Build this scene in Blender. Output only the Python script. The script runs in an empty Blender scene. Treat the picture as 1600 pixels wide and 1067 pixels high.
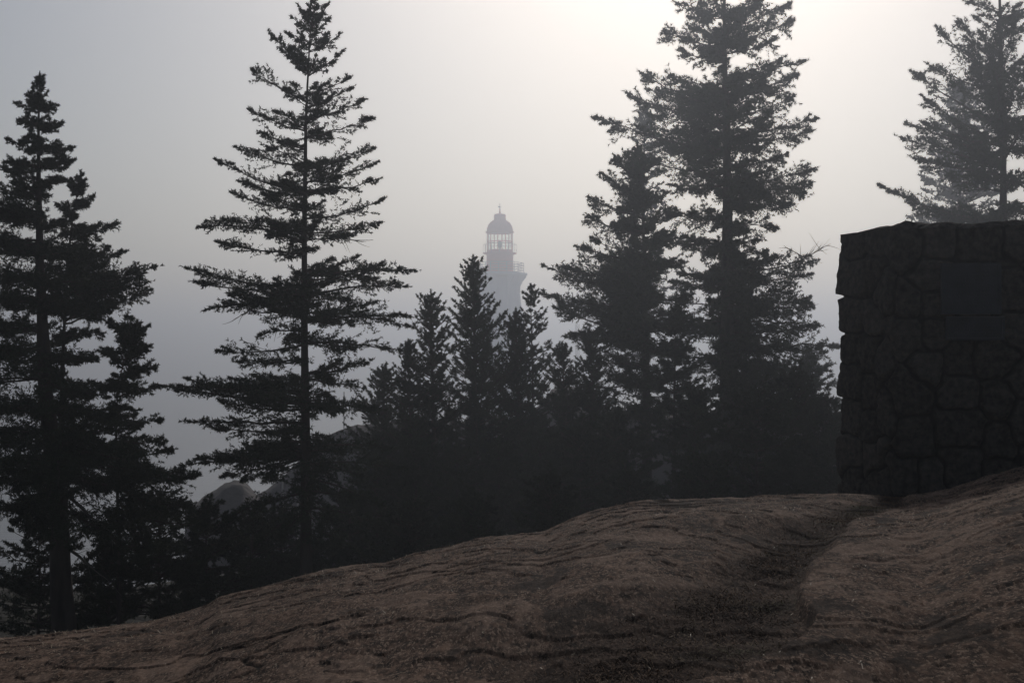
import bpy, bmesh, math
import numpy as np
from mathutils import Vector

R = math.radians
scene = bpy.context.scene
COL = scene.collection

# ------------------------------------------------------------------ camera
F = 2000.0                      # focal length in photo pixels (photo 1600 wide)
PITCH = math.atan(26.5 / F)     # horizon line lies a little below the frame centre
cam_d = bpy.data.cameras.new("camera")
cam_d.sensor_width = 36.0
cam_d.lens = 36.0 * F / 1600.0
cam_d.clip_end = 9000
cam_d.clip_start = 0.1
cam = bpy.data.objects.new("camera", cam_d)
cam.rotation_euler = (math.pi / 2 + PITCH, 0, 0)
COL.objects.link(cam)
scene.camera = cam

# ------------------------------------------------------------------ sky, sun, exposure
SUN_EL, SUN_AZ = R(30), R(8.5)    # azimuth to the right of the view direction
world = bpy.data.worlds.new("World")
scene.world = world
world.use_nodes = True
nt = world.node_tree
bg = nt.nodes["Background"]
sky = nt.nodes.new("ShaderNodeTexSky")
sky.sky_type = 'NISHITA'
sky.sun_disc = False
sky.sun_elevation = SUN_EL
sky.sun_rotation = SUN_AZ
sky.dust_density = 2.0
nt.links.new(sky.outputs[0], bg.inputs[0])
bg.inputs[1].default_value = 0.115

sun_d = bpy.data.lights.new("sun", 'SUN')
sun_d.energy = 3.5
sun_d.angle = R(2.0)
sun_d.color = (1.0, 0.975, 0.955)
sun = bpy.data.objects.new("sun", sun_d)
sdir = Vector((math.sin(SUN_AZ) * math.cos(SUN_EL), math.cos(SUN_AZ) * math.cos(SUN_EL), math.sin(SUN_EL)))
sun.rotation_euler = sdir.to_track_quat('Z', 'Y').to_euler()
COL.objects.link(sun)

scene.view_settings.view_transform = 'Standard'
scene.view_settings.look = 'None'
scene.view_settings.gamma = 1
scene.view_settings.exposure = -1.36
scene.cycles.use_denoising = True
scene.cycles.max_bounces = 4
scene.cycles.diffuse_bounces = 2
scene.cycles.transparent_max_bounces = 16
scene.cycles.volume_bounces = 0
HAZE_TOP = 46.0
HAZE_DENSITY, HAZE_G = 0.0031, 0.68

# ------------------------------------------------------------------ helpers
def at(px, py, Y):
    """world point seen at photo pixel (px, py) at distance Y along the view"""
    dx = (px - 800) / F
    up = (533.5 - py) / F
    y = math.cos(PITCH) - up * math.sin(PITCH)
    z = math.sin(PITCH) + up * math.cos(PITCH)
    return np.array((dx / y * Y, Y, z / y * Y))

def nrm(v):
    return v / np.maximum(np.linalg.norm(v, axis=-1, keepdims=True), 1e-9)

def tag(o, label=None, cat=None, group=None, kind=None):
    if label: o["label"] = label
    if cat: o["category"] = cat
    if group: o["group"] = group
    if kind: o["kind"] = kind
    return o

def empty(name, loc, label, cat, group=None):
    o = bpy.data.objects.new(name, None)
    o.location = loc
    o.empty_display_size = 0.3
    COL.objects.link(o)
    return tag(o, label, cat, group)

def link_mesh(name, me, mat, parent=None):
    for m in (mat if isinstance(mat, (list, tuple)) else [mat]):
        me.materials.append(m)
    o = bpy.data.objects.new(name, me)
    COL.objects.link(o)
    if parent is not None:
        o.parent = parent
        o.location = -Vector(parent.location)
    return o

def np_mesh(name, V, Fc, mat, parent=None, smooth=False, matidx=None):
    """V (n,3), Fc (m,k) with k=3 or 4"""
    me = bpy.data.meshes.new(name)
    V = np.asarray(V, dtype=np.float32); Fc = np.asarray(Fc, dtype=np.int32)
    k = Fc.shape[1]
    me.vertices.add(len(V)); me.vertices.foreach_set("co", V.ravel())
    me.loops.add(Fc.size); me.loops.foreach_set("vertex_index", Fc.ravel())
    me.polygons.add(len(Fc))
    me.polygons.foreach_set("loop_start", np.arange(0, Fc.size, k, dtype=np.int32))
    me.polygons.foreach_set("use_smooth", np.full(len(Fc), smooth, dtype=bool))
    if matidx is not None:
        me.polygons.foreach_set("material_index", np.asarray(matidx, dtype=np.int32))
    me.update(calc_edges=True)
    return link_mesh(name, me, mat, parent)

def grid_faces(nu, nv):
    i, j = np.meshgrid(np.arange(nu - 1), np.arange(nv - 1), indexing='ij')
    a = (i * nv + j).ravel()
    return np.stack([a, a + nv, a + nv + 1, a + 1], 1)

class MB:
    """collects boxes, tubes and lathes into ONE mesh"""
    def __init__(self): self.v = []; self.f = []
    def add(self, vs, fs):
        n = len(self.v); self.v += [tuple(p) for p in vs]; self.f += [tuple(i + n for i in f) for f in fs]
    def tube(self, pts, radii, n=6, cap=True):
        pts = [Vector(p) for p in pts]
        if not hasattr(radii, '__len__'): radii = [radii] * len(pts)
        vs = []; fs = []
        for i, p in enumerate(pts):
            d = (pts[min(i + 1, len(pts) - 1)] - pts[max(i - 1, 0)]).normalized()
            a = d.cross(Vector((0, 0, 1)) if abs(d.z) < .9 else Vector((1, 0, 0))).normalized(); b = d.cross(a)
            for k in range(n):
                t = 2 * math.pi * k / n
                vs.append(p + (a * math.cos(t) + b * math.sin(t)) * radii[i])
        for i in range(len(pts) - 1):
            for k in range(n):
                fs.append((i * n + k, i * n + (k + 1) % n, (i + 1) * n + (k + 1) % n, (i + 1) * n + k))
        if cap:
            fs.append(tuple(range(n))[::-1]); fs.append(tuple((len(pts) - 1) * n + k for k in range(n)))
        self.add(vs, fs); return self
    def lathe(self, c, prof, n=24, rot=0):
        vs = []; fs = []
        for (r, z) in prof:
            for k in range(n):
                t = 2 * math.pi * k / n + rot
                vs.append((c[0] + r * math.cos(t), c[1] + r * math.sin(t), c[2] + z))
        for i in range(len(prof) - 1):
            for k in range(n):
                fs.append((i * n + k, i * n + (k + 1) % n, (i + 1) * n + (k + 1) % n, (i + 1) * n + k))
        fs.append(tuple(range(n))[::-1]); fs.append(tuple((len(prof) - 1) * n + k for k in range(n)))
        self.add(vs, fs); return self
    def box(self, c, ax, ay, az):
        c, ax, ay, az = map(Vector, (c, ax, ay, az))
        vs = [c + ax * sx + ay * sy + az * sz for sx in (-1, 1) for sy in (-1, 1) for sz in (-1, 1)]
        self.add(vs, [(0, 1, 3, 2), (4, 6, 7, 5), (0, 4, 5, 1), (2, 3, 7, 6), (0, 2, 6, 4), (1, 5, 7, 3)]); return self
    def build(self, name, mat, parent=None, smooth=False):
        me = bpy.data.meshes.new(name)
        me.from_pydata([tuple(p) for p in self.v], [], self.f)
        if smooth:
            for p in me.polygons: p.use_smooth = True
        me.update()
        return link_mesh(name, me, mat, parent)

# value noise (numpy)
_rg = np.random.default_rng(7)
_LAT = _rg.random((256, 256))
def vnoise(x, y):
    xi = np.floor(x).astype(int); yi = np.floor(y).astype(int)
    fx = x - xi; fy = y - yi
    fx = fx * fx * (3 - 2 * fx); fy = fy * fy * (3 - 2 * fy)
    g = lambda a, b: _LAT[a % 256, b % 256]
    return ((g(xi, yi) * (1 - fx) + g(xi + 1, yi) * fx) * (1 - fy) +
            (g(xi, yi + 1) * (1 - fx) + g(xi + 1, yi + 1) * fx) * fy) * 2 - 1
def fbm(x, y, o=4):
    s = 0; a = 1.0
    for k in range(o):
        s = s + a * vnoise(x + 17.3 * k, y + 9.1 * k); x = x * 2.03; y = y * 2.03; a *= .5
    return s
def sstep(a, b, x):
    t = np.clip((x - a) / (b - a), 0, 1); return t * t * (3 - 2 * t)

# ------------------------------------------------------------------ materials
def base_mat(name, rough=.8, spec=.3):
    m = bpy.data.materials.new(name); m.use_nodes = True
    b = m.node_tree.nodes["Principled BSDF"]
    b.inputs["Roughness"].default_value = rough
    b.inputs["Specular IOR Level"].default_value = spec
    return m, m.node_tree, b

def noise_mat(name, stops, scale=5, rough=.8, spec=.3, bump=0, bscale=30, detail=6, stretch=None, bdist=.02):
    m, t, b = base_mat(name, rough, spec)
    tc = t.nodes.new("ShaderNodeTexCoord"); vec = tc.outputs["Object"]
    if stretch:
        mp = t.nodes.new("ShaderNodeMapping"); mp.inputs["Scale"].default_value = stretch
        t.links.new(vec, mp.inputs[0]); vec = mp.outputs[0]
    n = t.nodes.new("ShaderNodeTexNoise"); n.inputs["Scale"].default_value = scale; n.inputs["Detail"].default_value = detail
    t.links.new(vec, n.inputs["Vector"])
    r = t.nodes.new("ShaderNodeValToRGB")
    el = r.color_ramp.elements
    while len(el) < len(stops): el.new(.5)
    for e, (p, c) in zip(el, stops): e.position = p; e.color = (*c, 1)
    t.links.new(n.outputs[0], r.inputs[0]); t.links.new(r.outputs[0], b.inputs["Base Color"])
    if bump:
        n2 = t.nodes.new("ShaderNodeTexNoise"); n2.inputs["Scale"].default_value = bscale; n2.inputs["Detail"].default_value = 8
        t.links.new(vec, n2.inputs["Vector"])
        bp = t.nodes.new("ShaderNodeBump"); bp.inputs["Strength"].default_value = bump; bp.inputs["Distance"].default_value = bdist
        t.links.new(n2.outputs[0], bp.inputs["Height"]); t.links.new(bp.outputs[0], b.inputs["Normal"])
    return m

M_needle = noise_mat("fir_needles", [(.3, (.022, .028, .014)), (.7, (.05, .062, .028))], 1.2, .75, .12)
M_bark = noise_mat("fir_bark", [(.3, (.035, .026, .02)), (.7, (.09, .07, .055))], 6, .95, .1, 1.0, 14, stretch=(1, 1, .25), bdist=.03)
M_dead = noise_mat("dead_twigs", [(.3, (.09, .075, .06)), (.7, (.17, .15, .12))], 4, .9, .1)
M_scrub = noise_mat("scrub_leaves", [(.3, (.02, .028, .012)), (.7, (.05, .055, .025))], 1.5, .7, .2)
M_floor = noise_mat("forest_floor", [(.3, (.02, .018, .012)), (.7, (.05, .042, .03))], .8, .95, .1, .8, 4, bdist=.2)
M_far = noise_mat("far_rock", [(.35, (.045, .036, .032)), (.65, (.13, .105, .095))], .25, .9, .2, .8, .8, bdist=.6)
M_white = noise_mat("weathered_white_concrete", [(.3, (.74, .75, .8)), (.7, (.85, .85, .88))], .6, .7, .3, stretch=(1, 1, .3))
M_red = noise_mat("faded_red_paint", [(.3, (.78, .08, .05)), (.7, (.85, .11, .07))], 1.0, .6, .3)
M_steel = noise_mat("painted_steel", [(.3, (.2, .2, .21)), (.7, (.34, .33, .33))], 2, .5, .4)
M_brass = noise_mat("lens_brass", [(.3, (.25, .2, .12)), (.7, (.4, .33, .2))], 2, .4, .5)
M_post = noise_mat("pale_timber", [(.3, (.35, .3, .27)), (.7, (.5, .45, .4))], 3, .8, .2)
M_plaque = noise_mat("dark_bronze", [(.3, (.025, .025, .028)), (.7, (.045, .045, .05))], 9, .5, .25, .2, 60)
M_straw = noise_mat("dry_needles", [(.3, (.28, .19, .10)), (.7, (.5, .38, .22))], 3, .6, .4)
M_moss = noise_mat("dry_grass_and_moss", [(.3, (.07, .032, .016)), (.5, (.13, .068, .032)), (.72, (.07, .072, .022))], 2.5, .85, .15)

mg, t, b = base_mat("lantern_glass", .05, .5)
tr = t.nodes.new("ShaderNodeBsdfTransparent"); mx = t.nodes.new("ShaderNodeMixShader"); mx.inputs[0].default_value = .10
t.links.new(tr.outputs[0], mx.inputs[1]); t.links.new(b.outputs[0], mx.inputs[2])
b.inputs["Base Color"].default_value = (.10, .14, .13, 1)
t.links.new(mx.outputs[0], t.nodes["Material Output"].inputs[0])
M_glass = mg

# sea
m, t, b = base_mat("sea_water", .22, .5)
b.inputs["Base Color"].default_value = (.03, .045, .05, 1)
tc = t.nodes.new("ShaderNodeTexCoord"); n = t.nodes.new("ShaderNodeTexNoise"); n.inputs["Scale"].default_value = .5; n.inputs["Detail"].default_value = 6
mp = t.nodes.new("ShaderNodeMapping"); mp.inputs["Scale"].default_value = (.5, 1.6, 1)
t.links.new(tc.outputs["Object"], mp.inputs[0]); t.links.new(mp.outputs[0], n.inputs["Vector"])
bp = t.nodes.new("ShaderNodeBump"); bp.inputs["Strength"].default_value = .5; bp.inputs["Distance"].default_value = .5
t.links.new(n.outputs[0], bp.inputs["Height"]); t.links.new(bp.outputs[0], b.inputs["Normal"])
M_sea = m

# granite outcrop: streaky foliated brown rock, a "soil" attribute marks the mossy gully
m, t, b = base_mat("granite_outcrop", .9, .06)
L = t.links.new
tc = t.nodes.new("ShaderNodeTexCoord")
def tnoise(scale, stretch, detail=8, rough=.6):
    mp = t.nodes.new("ShaderNodeMapping"); mp.inputs["Scale"].default_value = stretch
    L(tc.outputs["Object"], mp.inputs[0])
    n = t.nodes.new("ShaderNodeTexNoise"); n.inputs["Scale"].default_value = scale; n.inputs["Detail"].default_value = detail; n.inputs["Roughness"].default_value = rough
    L(mp.outputs[0], n.inputs["Vector"]); return n.outputs[0]
def ramp(inp, stops):
    r = t.nodes.new("ShaderNodeValToRGB"); el = r.color_ramp.elements
    while len(el) < len(stops): el.new(.5)
    for e, (p, c) in zip(el, stops): e.position = p; e.color = (*c, 1)
    L(inp, r.inputs[0]); return r.outputs[0]
def mix(fac, a, bb, mode='MIX'):
    x = t.nodes.new("ShaderNodeMix"); x.data_type = 'RGBA'; x.blend_type = mode
    if hasattr(fac, 'default_value') or hasattr(fac, 'links'): L(fac, x.inputs[0])
    else: x.inputs[0].default_value = fac
    for s, i in ((a, 6), (bb, 7)):
        if isinstance(s, tuple): x.inputs[i].default_value = (*s, 1)
        else: L(s, x.inputs[i])
    return x.outputs[2]
streak = tnoise(8, (1.7, .6, 1), 10, .7); speck = tnoise(80, (1.3, .5, 1), 3, .7); patch = tnoise(1.3, (1, .9, 1), 5); lichen = tnoise(3.4, (1.1, .6, 1), 8, .68); fine = tnoise(34, (1.6, .55, 1.2), 8, .74)
c1 = ramp(streak, [(.40, (.009, .005, .003)), (.5, (.062, .037, .024)), (.62, (.25, .163, .115))])
c2 = mix(.55, c1, ramp(fine, [(.43, (.007, .004, .0028)), (.59, (.27, .175, .125))]))
c3 = mix(ramp(speck, [(.56, (0, 0, 0)), (.59, (.85, .85, .85))]), c2, (.38, .28, .21))
c4 = mix(ramp(patch, [(.42, (0, 0, 0)), (.62, (.75, .75, .75))]), c3, mix(.5, c3, (.045, .027, .017), 'MIX'))
c4 = mix(ramp(lichen, [(.54, (0, 0, 0)), (.575, (.75, .75, .75))]), c4, mix(.5, c3, (.36, .26, .20)))
c4 = mix(ramp(lichen, [(.41, (.75, .75, .75)), (.445, (0, 0, 0))]), c4, (.02, .012, .008))
at_ = t.nodes.new("ShaderNodeAttribute"); at_.attribute_name = "soil"
ac = t.nodes.new("ShaderNodeAttribute"); ac.attribute_name = "crack"
c4 = mix(ac.outputs["Fac"], c4, (.010, .007, .005))
c5 = mix(at_.outputs["Fac"], c4, (.03, .016, .010))
c5 = mix(1.0, c5, (.80, .74, .68), 'MULTIPLY')
L(c5, b.inputs["Base Color"])
add = t.nodes.new("ShaderNodeMath"); add.operation = 'ADD'; L(streak, add.inputs[0]); L(fine, add.inputs[1])
bp = t.nodes.new("ShaderNodeBump"); bp.inputs["Strength"].default_value = 1.0; bp.inputs["Distance"].default_value = .009
L(add.outputs[0], bp.inputs["Height"]); L(bp.outputs[0], b.inputs["Normal"])
M_rock = m

# masonry: each stone its own tone through an attribute
m, t, b = base_mat("granite_masonry", .95, .05)
L = t.links.new
tc = t.nodes.new("ShaderNodeTexCoord")
a1 = t.nodes.new("ShaderNodeAttribute"); a1.attribute_name = "tone"
a2 = t.nodes.new("ShaderNodeAttribute"); a2.attribute_name = "joint"
c = ramp(a1.outputs["Fac"], [(0, (.014, .011, .009)), (.5, (.038, .030, .024)), (1, (.09, .072, .058))])
nn = tnoise(22, (1, 1, 1), 8)
c = mix(.6, c, ramp(nn, [(.35, (.01, .008, .006)), (.65, (.11, .086, .068))]))
c = mix(a2.outputs["Fac"], c, (.008, .007, .006))
L(c, b.inputs["Base Color"])
bp = t.nodes.new("ShaderNodeBump"); bp.inputs["Strength"].default_value = .8; bp.inputs["Distance"].default_value = .012
L(nn, bp.inputs["Height"]); L(bp.outputs[0], b.inputs["Normal"])
M_wall = m

# ------------------------------------------------------------------ sea, hillside, headland
SEA_Z = -22.0
sea = np_mesh("sea", [(-1500, 60, SEA_Z), (1500, 60, SEA_Z), (1500, 2900, SEA_Z), (-1500, 2900, SEA_Z)], [(0, 1, 2, 3)], M_sea)
tag(sea, kind="structure")

def hill_z(x, y):
    r = np.hypot(x, y)
    a = x / np.maximum(y, 1) * 2000 + 800
    z = -4.1 - .075 * np.maximum(0, y - 13) - .012 * np.maximum(0, 700 - a) / 10 * sstep(15, 60, y) * 1.2
    z = z - 18 * sstep(36, 64, y) * sstep(760, 560, a)
    z = z - 36 * sstep(340, 380, y)
    z = z + .45 * fbm(x * .22, y * .22, 4) * sstep(8, 20, y)
    return np.maximum(z, -26)
xs = np.linspace(-150, 170, 260); ys = np.concatenate([np.linspace(-25, 60, 130), np.linspace(61, 390, 150)])
X, Yg = np.meshgrid(xs, ys, indexing='ij')
Z = hill_z(X, Yg)
Z = np.where(Yg < 9, np.minimum(Z, -4.3), Z)
hs = np_mesh("hillside_ground", np.stack([X, Yg, Z], -1).reshape(-1, 3), grid_faces(*X.shape), M_floor, smooth=True)
tag(hs, kind="structure")

# far rocky headland: ridge profile (photo px, py) at distance DH
prof = [(300, 788), (328, 778), (342, 769), (352, 762), (365, 757), (380, 757), (392, 763), (402, 769), (425, 757), (440, 746), (462, 724), (490, 700), (515, 677),
        (548, 667), (590, 662), (640, 657), (700, 655), (800, 650), (846, 628), (862, 604), (880, 597), (900, 601), (915, 618), (950, 640), (1100, 650), (1300, 655), (1480, 660)]
DH = 43.0
pp = np.linspace(290, 1500, 420); pq = np.interp(pp, *zip(*prof))
vv = np.linspace(-1, 1, 60)
PX, VV = np.meshgrid(pp, vv, indexing='ij')
ridge = (560 - np.interp(PX, *zip(*prof))) / F * DH
Yh = DH + VV * 12
Xh = (PX - 800) / F * Yh
Zh = ridge - (np.abs(VV) ** 1.7) * (ridge + 24) + (.15 + .5 * np.abs(VV)) * fbm(Xh * .3, Yh * .3, 5) * (np.abs(VV) > .02) + .12 * fbm(Xh * 1.2, Yh * 1.2, 4) - .5 * np.abs(fbm(Xh * .5, Yh * .2 + 3, 5)) * (1 - np.exp(-VV ** 2 * 200))
hd = np_mesh("rocky_headland", np.stack([Xh, Yh, Zh], -1).reshape(-1, 3), grid_faces(*PX.shape), M_far, smooth=True)
tag(hd, kind="structure")

# ------------------------------------------------------------------ foreground rock outcrop
crest_px = [(-400, 1050), (0, 998), (60, 993), (120, 985), (180, 975), (230, 968), (290, 955), (325, 943), (345, 932), (420, 915), (470, 902), (520, 891), (560, 884), (600, 880),
            (650, 863), (700, 853), (730, 845), (760, 838), (800, 834), (850, 829), (870, 822), (900, 812), (940, 800), (1000, 788), (1050, 785), (1120, 779), (1190, 776),
            (1250, 773), (1310, 771), (1360, 771), (1413, 773), (1440, 777), (1480, 771), (1500, 764), (1520, 756), (1560, 744), (1600, 733), (1700, 700), (2000, 640)]
crest_D = [(-400, 6.4), (0, 6.8), (500, 7.5), (900, 8.3), (1300, 8.95), (1413, 8.9), (1480, 8.4), (1600, 8.1), (2000, 7.9)]   # metres
bank = np.array([(1425, 774), (1370, 786), (1330, 803), (1296, 832), (1262, 862), (1240, 895), (1244, 922), (1258, 946), (1266, 962), (1262, 980), (1245, 1000), (1215, 1022), (1165, 1030), (1120, 1033), (1065, 1044), (1020, 1068), (960, 1130), (900, 1250)], float)
gully = np.array([(1405, 777), (1350, 790), (1290, 808), (1230, 840), (1190, 880), (1150, 920), (1120, 965), (1060, 1000), (980, 1035), (930, 1068), (860, 1130), (780, 1250)], float)
gw = np.array([12, 24, 38, 58, 85, 120, 150, 165, 165, 170, 180, 200], float)
def poly_dist(px, py, P, W=None):
    best = np.full(px.shape, 1e9); side = np.zeros(px.shape); wb = np.ones(px.shape)
    for i in range(len(P) - 1):
        a, bb = P[i], P[i + 1]; d = bb - a; l2 = d @ d
        tt = np.clip(((px - a[0]) * d[0] + (py - a[1]) * d[1]) / l2, 0, 1)
        dx = px - a[0] - tt * d[0]; dy = py - a[1] - tt * d[1]
        dd = np.hypot(dx, dy); mk = dd < best
        best = np.where(mk, dd, best)
        side = np.where(mk, np.sign(d[0] * dy - d[1] * dx), side)
        if W is not None: wb = np.where(mk, W[i] + (W[i + 1] - W[i]) * tt, wb)
    return best, side, wb
NC, NR1, NR2 = 900, 620, 60
pc = np.linspace(-400, 2000, NC)
rr = np.concatenate([np.linspace(0.02, .30, 30), .30 + .70 * (1 - (1 - np.linspace(0, 1, NR1)[1:]) ** 1.35)])
r2 = 1 + np.linspace(0, 1, NR2)[1:] ** 1.6 * .75
rr = np.concatenate([rr, r2])
PC, RR = np.meshgrid(pc, rr, indexing='ij')
cpy = np.interp(PC, *zip(*crest_px)); cD = np.interp(PC, *zip(*crest_D))
Yr = cD * RR; Xr = (PC - 800) / F * Yr
slope = (560 - cpy) / F
Zr = slope * Yr - 1.05 * (1 - np.minimum(RR, 1)) ** 2
Zr = Zr - np.maximum(0, RR - 1) ** 2 * cD * .9 - np.maximum(0, RR - 1) * 2.6
PYr = 560 - Zr / np.maximum(Yr, .1) * F
inside = sstep(1.0, .97, RR)
gd, _, _ = poly_dist(PC, PYr, gully)
gwid = np.interp(PYr, gully[:, 1], gw)
bd, bs, _ = poly_dist(PC, PYr, bank)
right = np.where(PC > np.interp(PYr, bank[:, 1], bank[:, 0]), bd, -bd)          # positive to the right of the bank line
sc_m = Yr / F                               # metres per photo px
dz = -(.03 + .04 * sstep(9, 4, Yr)) * np.exp(-(gd / gwid) ** 2) * sstep(.05, .3, RR)
edge_w = 9 + 4 * fbm(PC * .02, PYr * .02, 2)
rise = sstep(-4, edge_w, right + 9 * fbm(Xr * 2.2, Yr * 2.2, 3))
amt = np.interp(PYr, [770, 800, 900, 1070, 1300], [.0, .02, .045, .06, .04])
dz = dz + rise * amt * np.exp(-np.maximum(right, 0) / 420) * (PYr < 1400)
# second step on the right outcrop (slab edge) and long foliation grooves
l2 = np.array([(1640, 918), (1560, 930), (1500, 935), (1478, 950), (1430, 965), (1400, 985), (1340, 1000), (1260, 1045), (1180, 1090), (1100, 1200)], float)
d2, s2, _ = poly_dist(PC, PYr, l2)
q2 = np.where(PYr > np.interp(PC, l2[::-1, 0], l2[::-1, 1]), -d2, d2)
q2 = q2 + 14 * fbm(Xr * 3, Yr * 3, 4)
dz = dz - .012 * sstep(6, -16, q2) * np.exp(-np.maximum(-q2, 0) / 130) * (right > 0)
amp = .35 + .65 * inside
warp = .35 * fbm(Xr * .8, Yr * .8, 2)
ln = fbm(Xr * 1.3 + .4 * warp, (Yr + .35 * Xr) * 1.2, 6) * 2.2
fr_ = ln - np.floor(ln)
ledge = (np.floor(ln) + sstep(0, .045, fr_)) / 2.2
crack = .8 * np.exp(-((fr_ - .02) / .018) ** 2) * sstep(.1, .4, fbm(Xr * .7 + 9, Yr * .7, 2))
ck2 = np.abs(fbm(Xr * .55 + 3, (Yr - .5 * Xr) * .8, 4))
crack = np.maximum(crack, np.exp(-(ck2 / .012) ** 2) * (vnoise(Xr * .8, Yr * .8) > -.1))
gr = fbm(Xr * 1.5 + warp, (Yr + .28 * Xr + warp) * 1.3, 6)
dz = dz + amp * (.007 * gr + .022 * fbm(Xr * .9, Yr * 1.6, 4) + .016 * ledge - .010 * crack + .004 * fbm(Xr * 17, Yr * 8, 3))
sc_near = sstep(.0, .2, RR)
Zr = Zr + dz * sc_near
soil = np.clip(.85 * np.exp(-(gd / (gwid * .72)) ** 2.5) * sstep(12, -6, right) * (1 + .5 * fbm(Xr * 3, Yr * 3, 3)), 0, 1) * sstep(.1, .3, RR)
soil = soil * (RR < 1.3)
V = np.stack([Xr, Yr, Zr], -1).reshape(-1, 3)
rock = np_mesh("rock_outcrop", V, grid_faces(*PC.shape)[:, ::-1], M_rock, smooth=True)
atr = rock.data.attributes.new("soil", 'FLOAT', 'POINT'); atr.data.foreach_set("value", soil.ravel().astype(np.float32))
a_c = rock.data.attributes.new("crack", 'FLOAT', 'POINT'); a_c.data.foreach_set("value", crack.ravel().astype(np.float32))
tag(rock, kind="structure")

# litter and dry grass on the rock
rng = np.random.default_rng(3)
def scatter(n, pmask, lmin, lmax, wd, up, seed, jitter_up=.3):
    rg = np.random.default_rng(seed)
    w = (pmask * (PC > -60) * (PC < 1680) * (PYr < 1090) * (RR < 1.02) * sc_m ** 1.0).ravel()
    idx = rg.choice(len(w), n, p=w / w.sum())
    P = V[idx] + rg.normal(0, .006, (n, 3)) * [1, 1, 0]
    P[:, 2] += .003
    az = rg.uniform(0, 2 * np.pi, n)
    e = np.clip(up + rg.normal(0, jitter_up, n), 0.02, 1.5)
    d = np.stack([np.cos(az) * np.cos(e), np.sin(az) * np.cos(e), np.sin(e)], 1)
    l = rg.uniform(lmin, lmax, n)[:, None]
    s = nrm(np.cross(d, [0, 0.3, 1])) * wd
    bend = np.stack([rg.normal(0, .3, n), rg.normal(0, .3, n), -.25 * np.ones(n)], 1) * l * .5
    m1 = P + d * l * .5; tip = P + d * l + bend
    Vt = np.stack([P - s, P + s, m1 + s * .8, tip, m1 - s * .8], 1).reshape(-1, 3)
    base = np.arange(n)[:, None] * 5
    Ft = np.concatenate([base + [0, 1, 2], base + [0, 2, 4], base + [4, 2, 3]])
    return Vt, Ft
Vt, Ft = scatter(3800, (1 - .5 * soil) * (.25 + sstep(0, .6, fbm(Xr * .8, Yr * .8, 3))), .012, .04, .0009, .12, 5, .25)
o = np_mesh("needle_litter", Vt, Ft, M_straw); tag(o, "dry fir needles and straw scattered over the foreground granite", "litter", kind="stuff")
Vt, Ft = scatter(16000, soil ** 2 + .0002, .012, .035, .0012, .25, 6, .25)
o = np_mesh("dry_grass", Vt, Ft, M_moss); tag(o, "dry reddish grass and moss filling the gully in the foreground granite", "grass", kind="stuff")

# ------------------------------------------------------------------ stone cairn wall with two plaques
plan = np.array([(3.57, 12.0), (5.75, 11.80), (6.0, 14.0), (3.30, 13.0)]) * .75
edges = [(0, 1), (1, 2), (2, 3), (3, 0)]
lens = [np.linalg.norm(plan[b_] - plan[a_]) for a_, b_ in edges]
cum = np.concatenate([[0], np.cumsum(lens)]); PER = cum[-1]
du = .0105
NS = int(PER / du); NZ = int(2.25 / du)
s = np.arange(NS) * PER / NS
zb, zt = -1.35, .915
def plan_at(s):
    s = np.mod(s, PER); i = np.clip(np.searchsorted(cum, s, side='right') - 1, 0, 3)
    f = (s - cum[i]) / np.array(lens)[i]
    a_ = plan[[e[0] for e in edges]][i]; b_ = plan[[e[1] for e in edges]][i]
    return a_ + (b_ - a_) * f[:, None], np.stack([(b_ - a_)[:, 1], -(b_ - a_)[:, 0]], 1) / np.array(lens)[i][:, None]
# smooth the plan corners a little
P2 = sum(plan_at(s + o_)[0] for o_ in np.linspace(-.04, .04, 9)) / 9
N2 = nrm(sum(plan_at(s + o_)[1] for o_ in np.linspace(-.06, .06, 9)))
zz = np.linspace(zb, zt, NZ)
S_, Z_ = np.meshgrid(s, zz, indexing='ij')
seeds_px_f = [(1415, 396), (1472, 380), (1538, 378), (1592, 372), (1640, 378), (1459, 430), (1422, 469), (1468, 478), (1520, 440), (1520, 500), (1418, 524), (1462, 520), (1452, 575), (1412, 612), (1500, 560), (1498, 612),
              (1560, 560), (1590, 520), (1592, 455), (1640, 440), (1560, 622), (1610, 590), (1650, 540), (1430, 686), (1505, 668), (1560, 690), (1610, 660), (1405, 745), (1455, 748), (1505, 730), (1560, 745), (1620, 730), (1650, 680)]
seeds_px_s = [(1331, 384), (1366, 378), (1329, 432), (1362, 428), (1377, 458), (1324, 495), (1362, 500), (1326, 545), (1358, 552), (1377, 560), (1322, 592), (1358, 612), (1379, 640), (1322, 655), (1360, 668), (1326, 705), (1362, 716), (1330, 752), (1372, 752)]
seeds = []
def ray_s(px, a_, b_):
    # ground-plane hit of the pixel column with plan edge a->b
    k = (px - 800) / F; d = b_ - a_
    tt = (k * a_[1] - a_[0]) / (d[0] - k * d[1]); return tt, a_ + d * tt
for px, py in seeds_px_f:
    tt, p = ray_s(px, plan[0], plan[1]); seeds.append((tt * lens[0], (560 - py) / F * p[1]))
for px, py in seeds_px_s:
    tt, p = ray_s(px, plan[3], plan[0]); seeds.append((cum[3] + tt * lens[3], (560 - py) / F * p[1]))
for zz_ in np.arange(-1.3, 1.0, .2):
    for ss in np.arange(1.7, cum[3] - .05, .29): seeds.append((ss + rng.uniform(-.12, .12), zz_ + rng.uniform(-.06, .06)))
    seeds_low = zz_ < -1.05
    if seeds_low:
        for ss in np.arange(.1, 1.65, .24): seeds.append((ss, zz_))
seeds = np.array(seeds)
wx = S_ + .011 * fbm(S_ * 7, Z_ * 7, 3); wz = Z_ + .011 * fbm(S_ * 7 + 31, Z_ * 7, 3)
d1 = np.full(S_.shape, 9.); d2_ = d1.copy(); idn = np.zeros(S_.shape, int)
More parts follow.
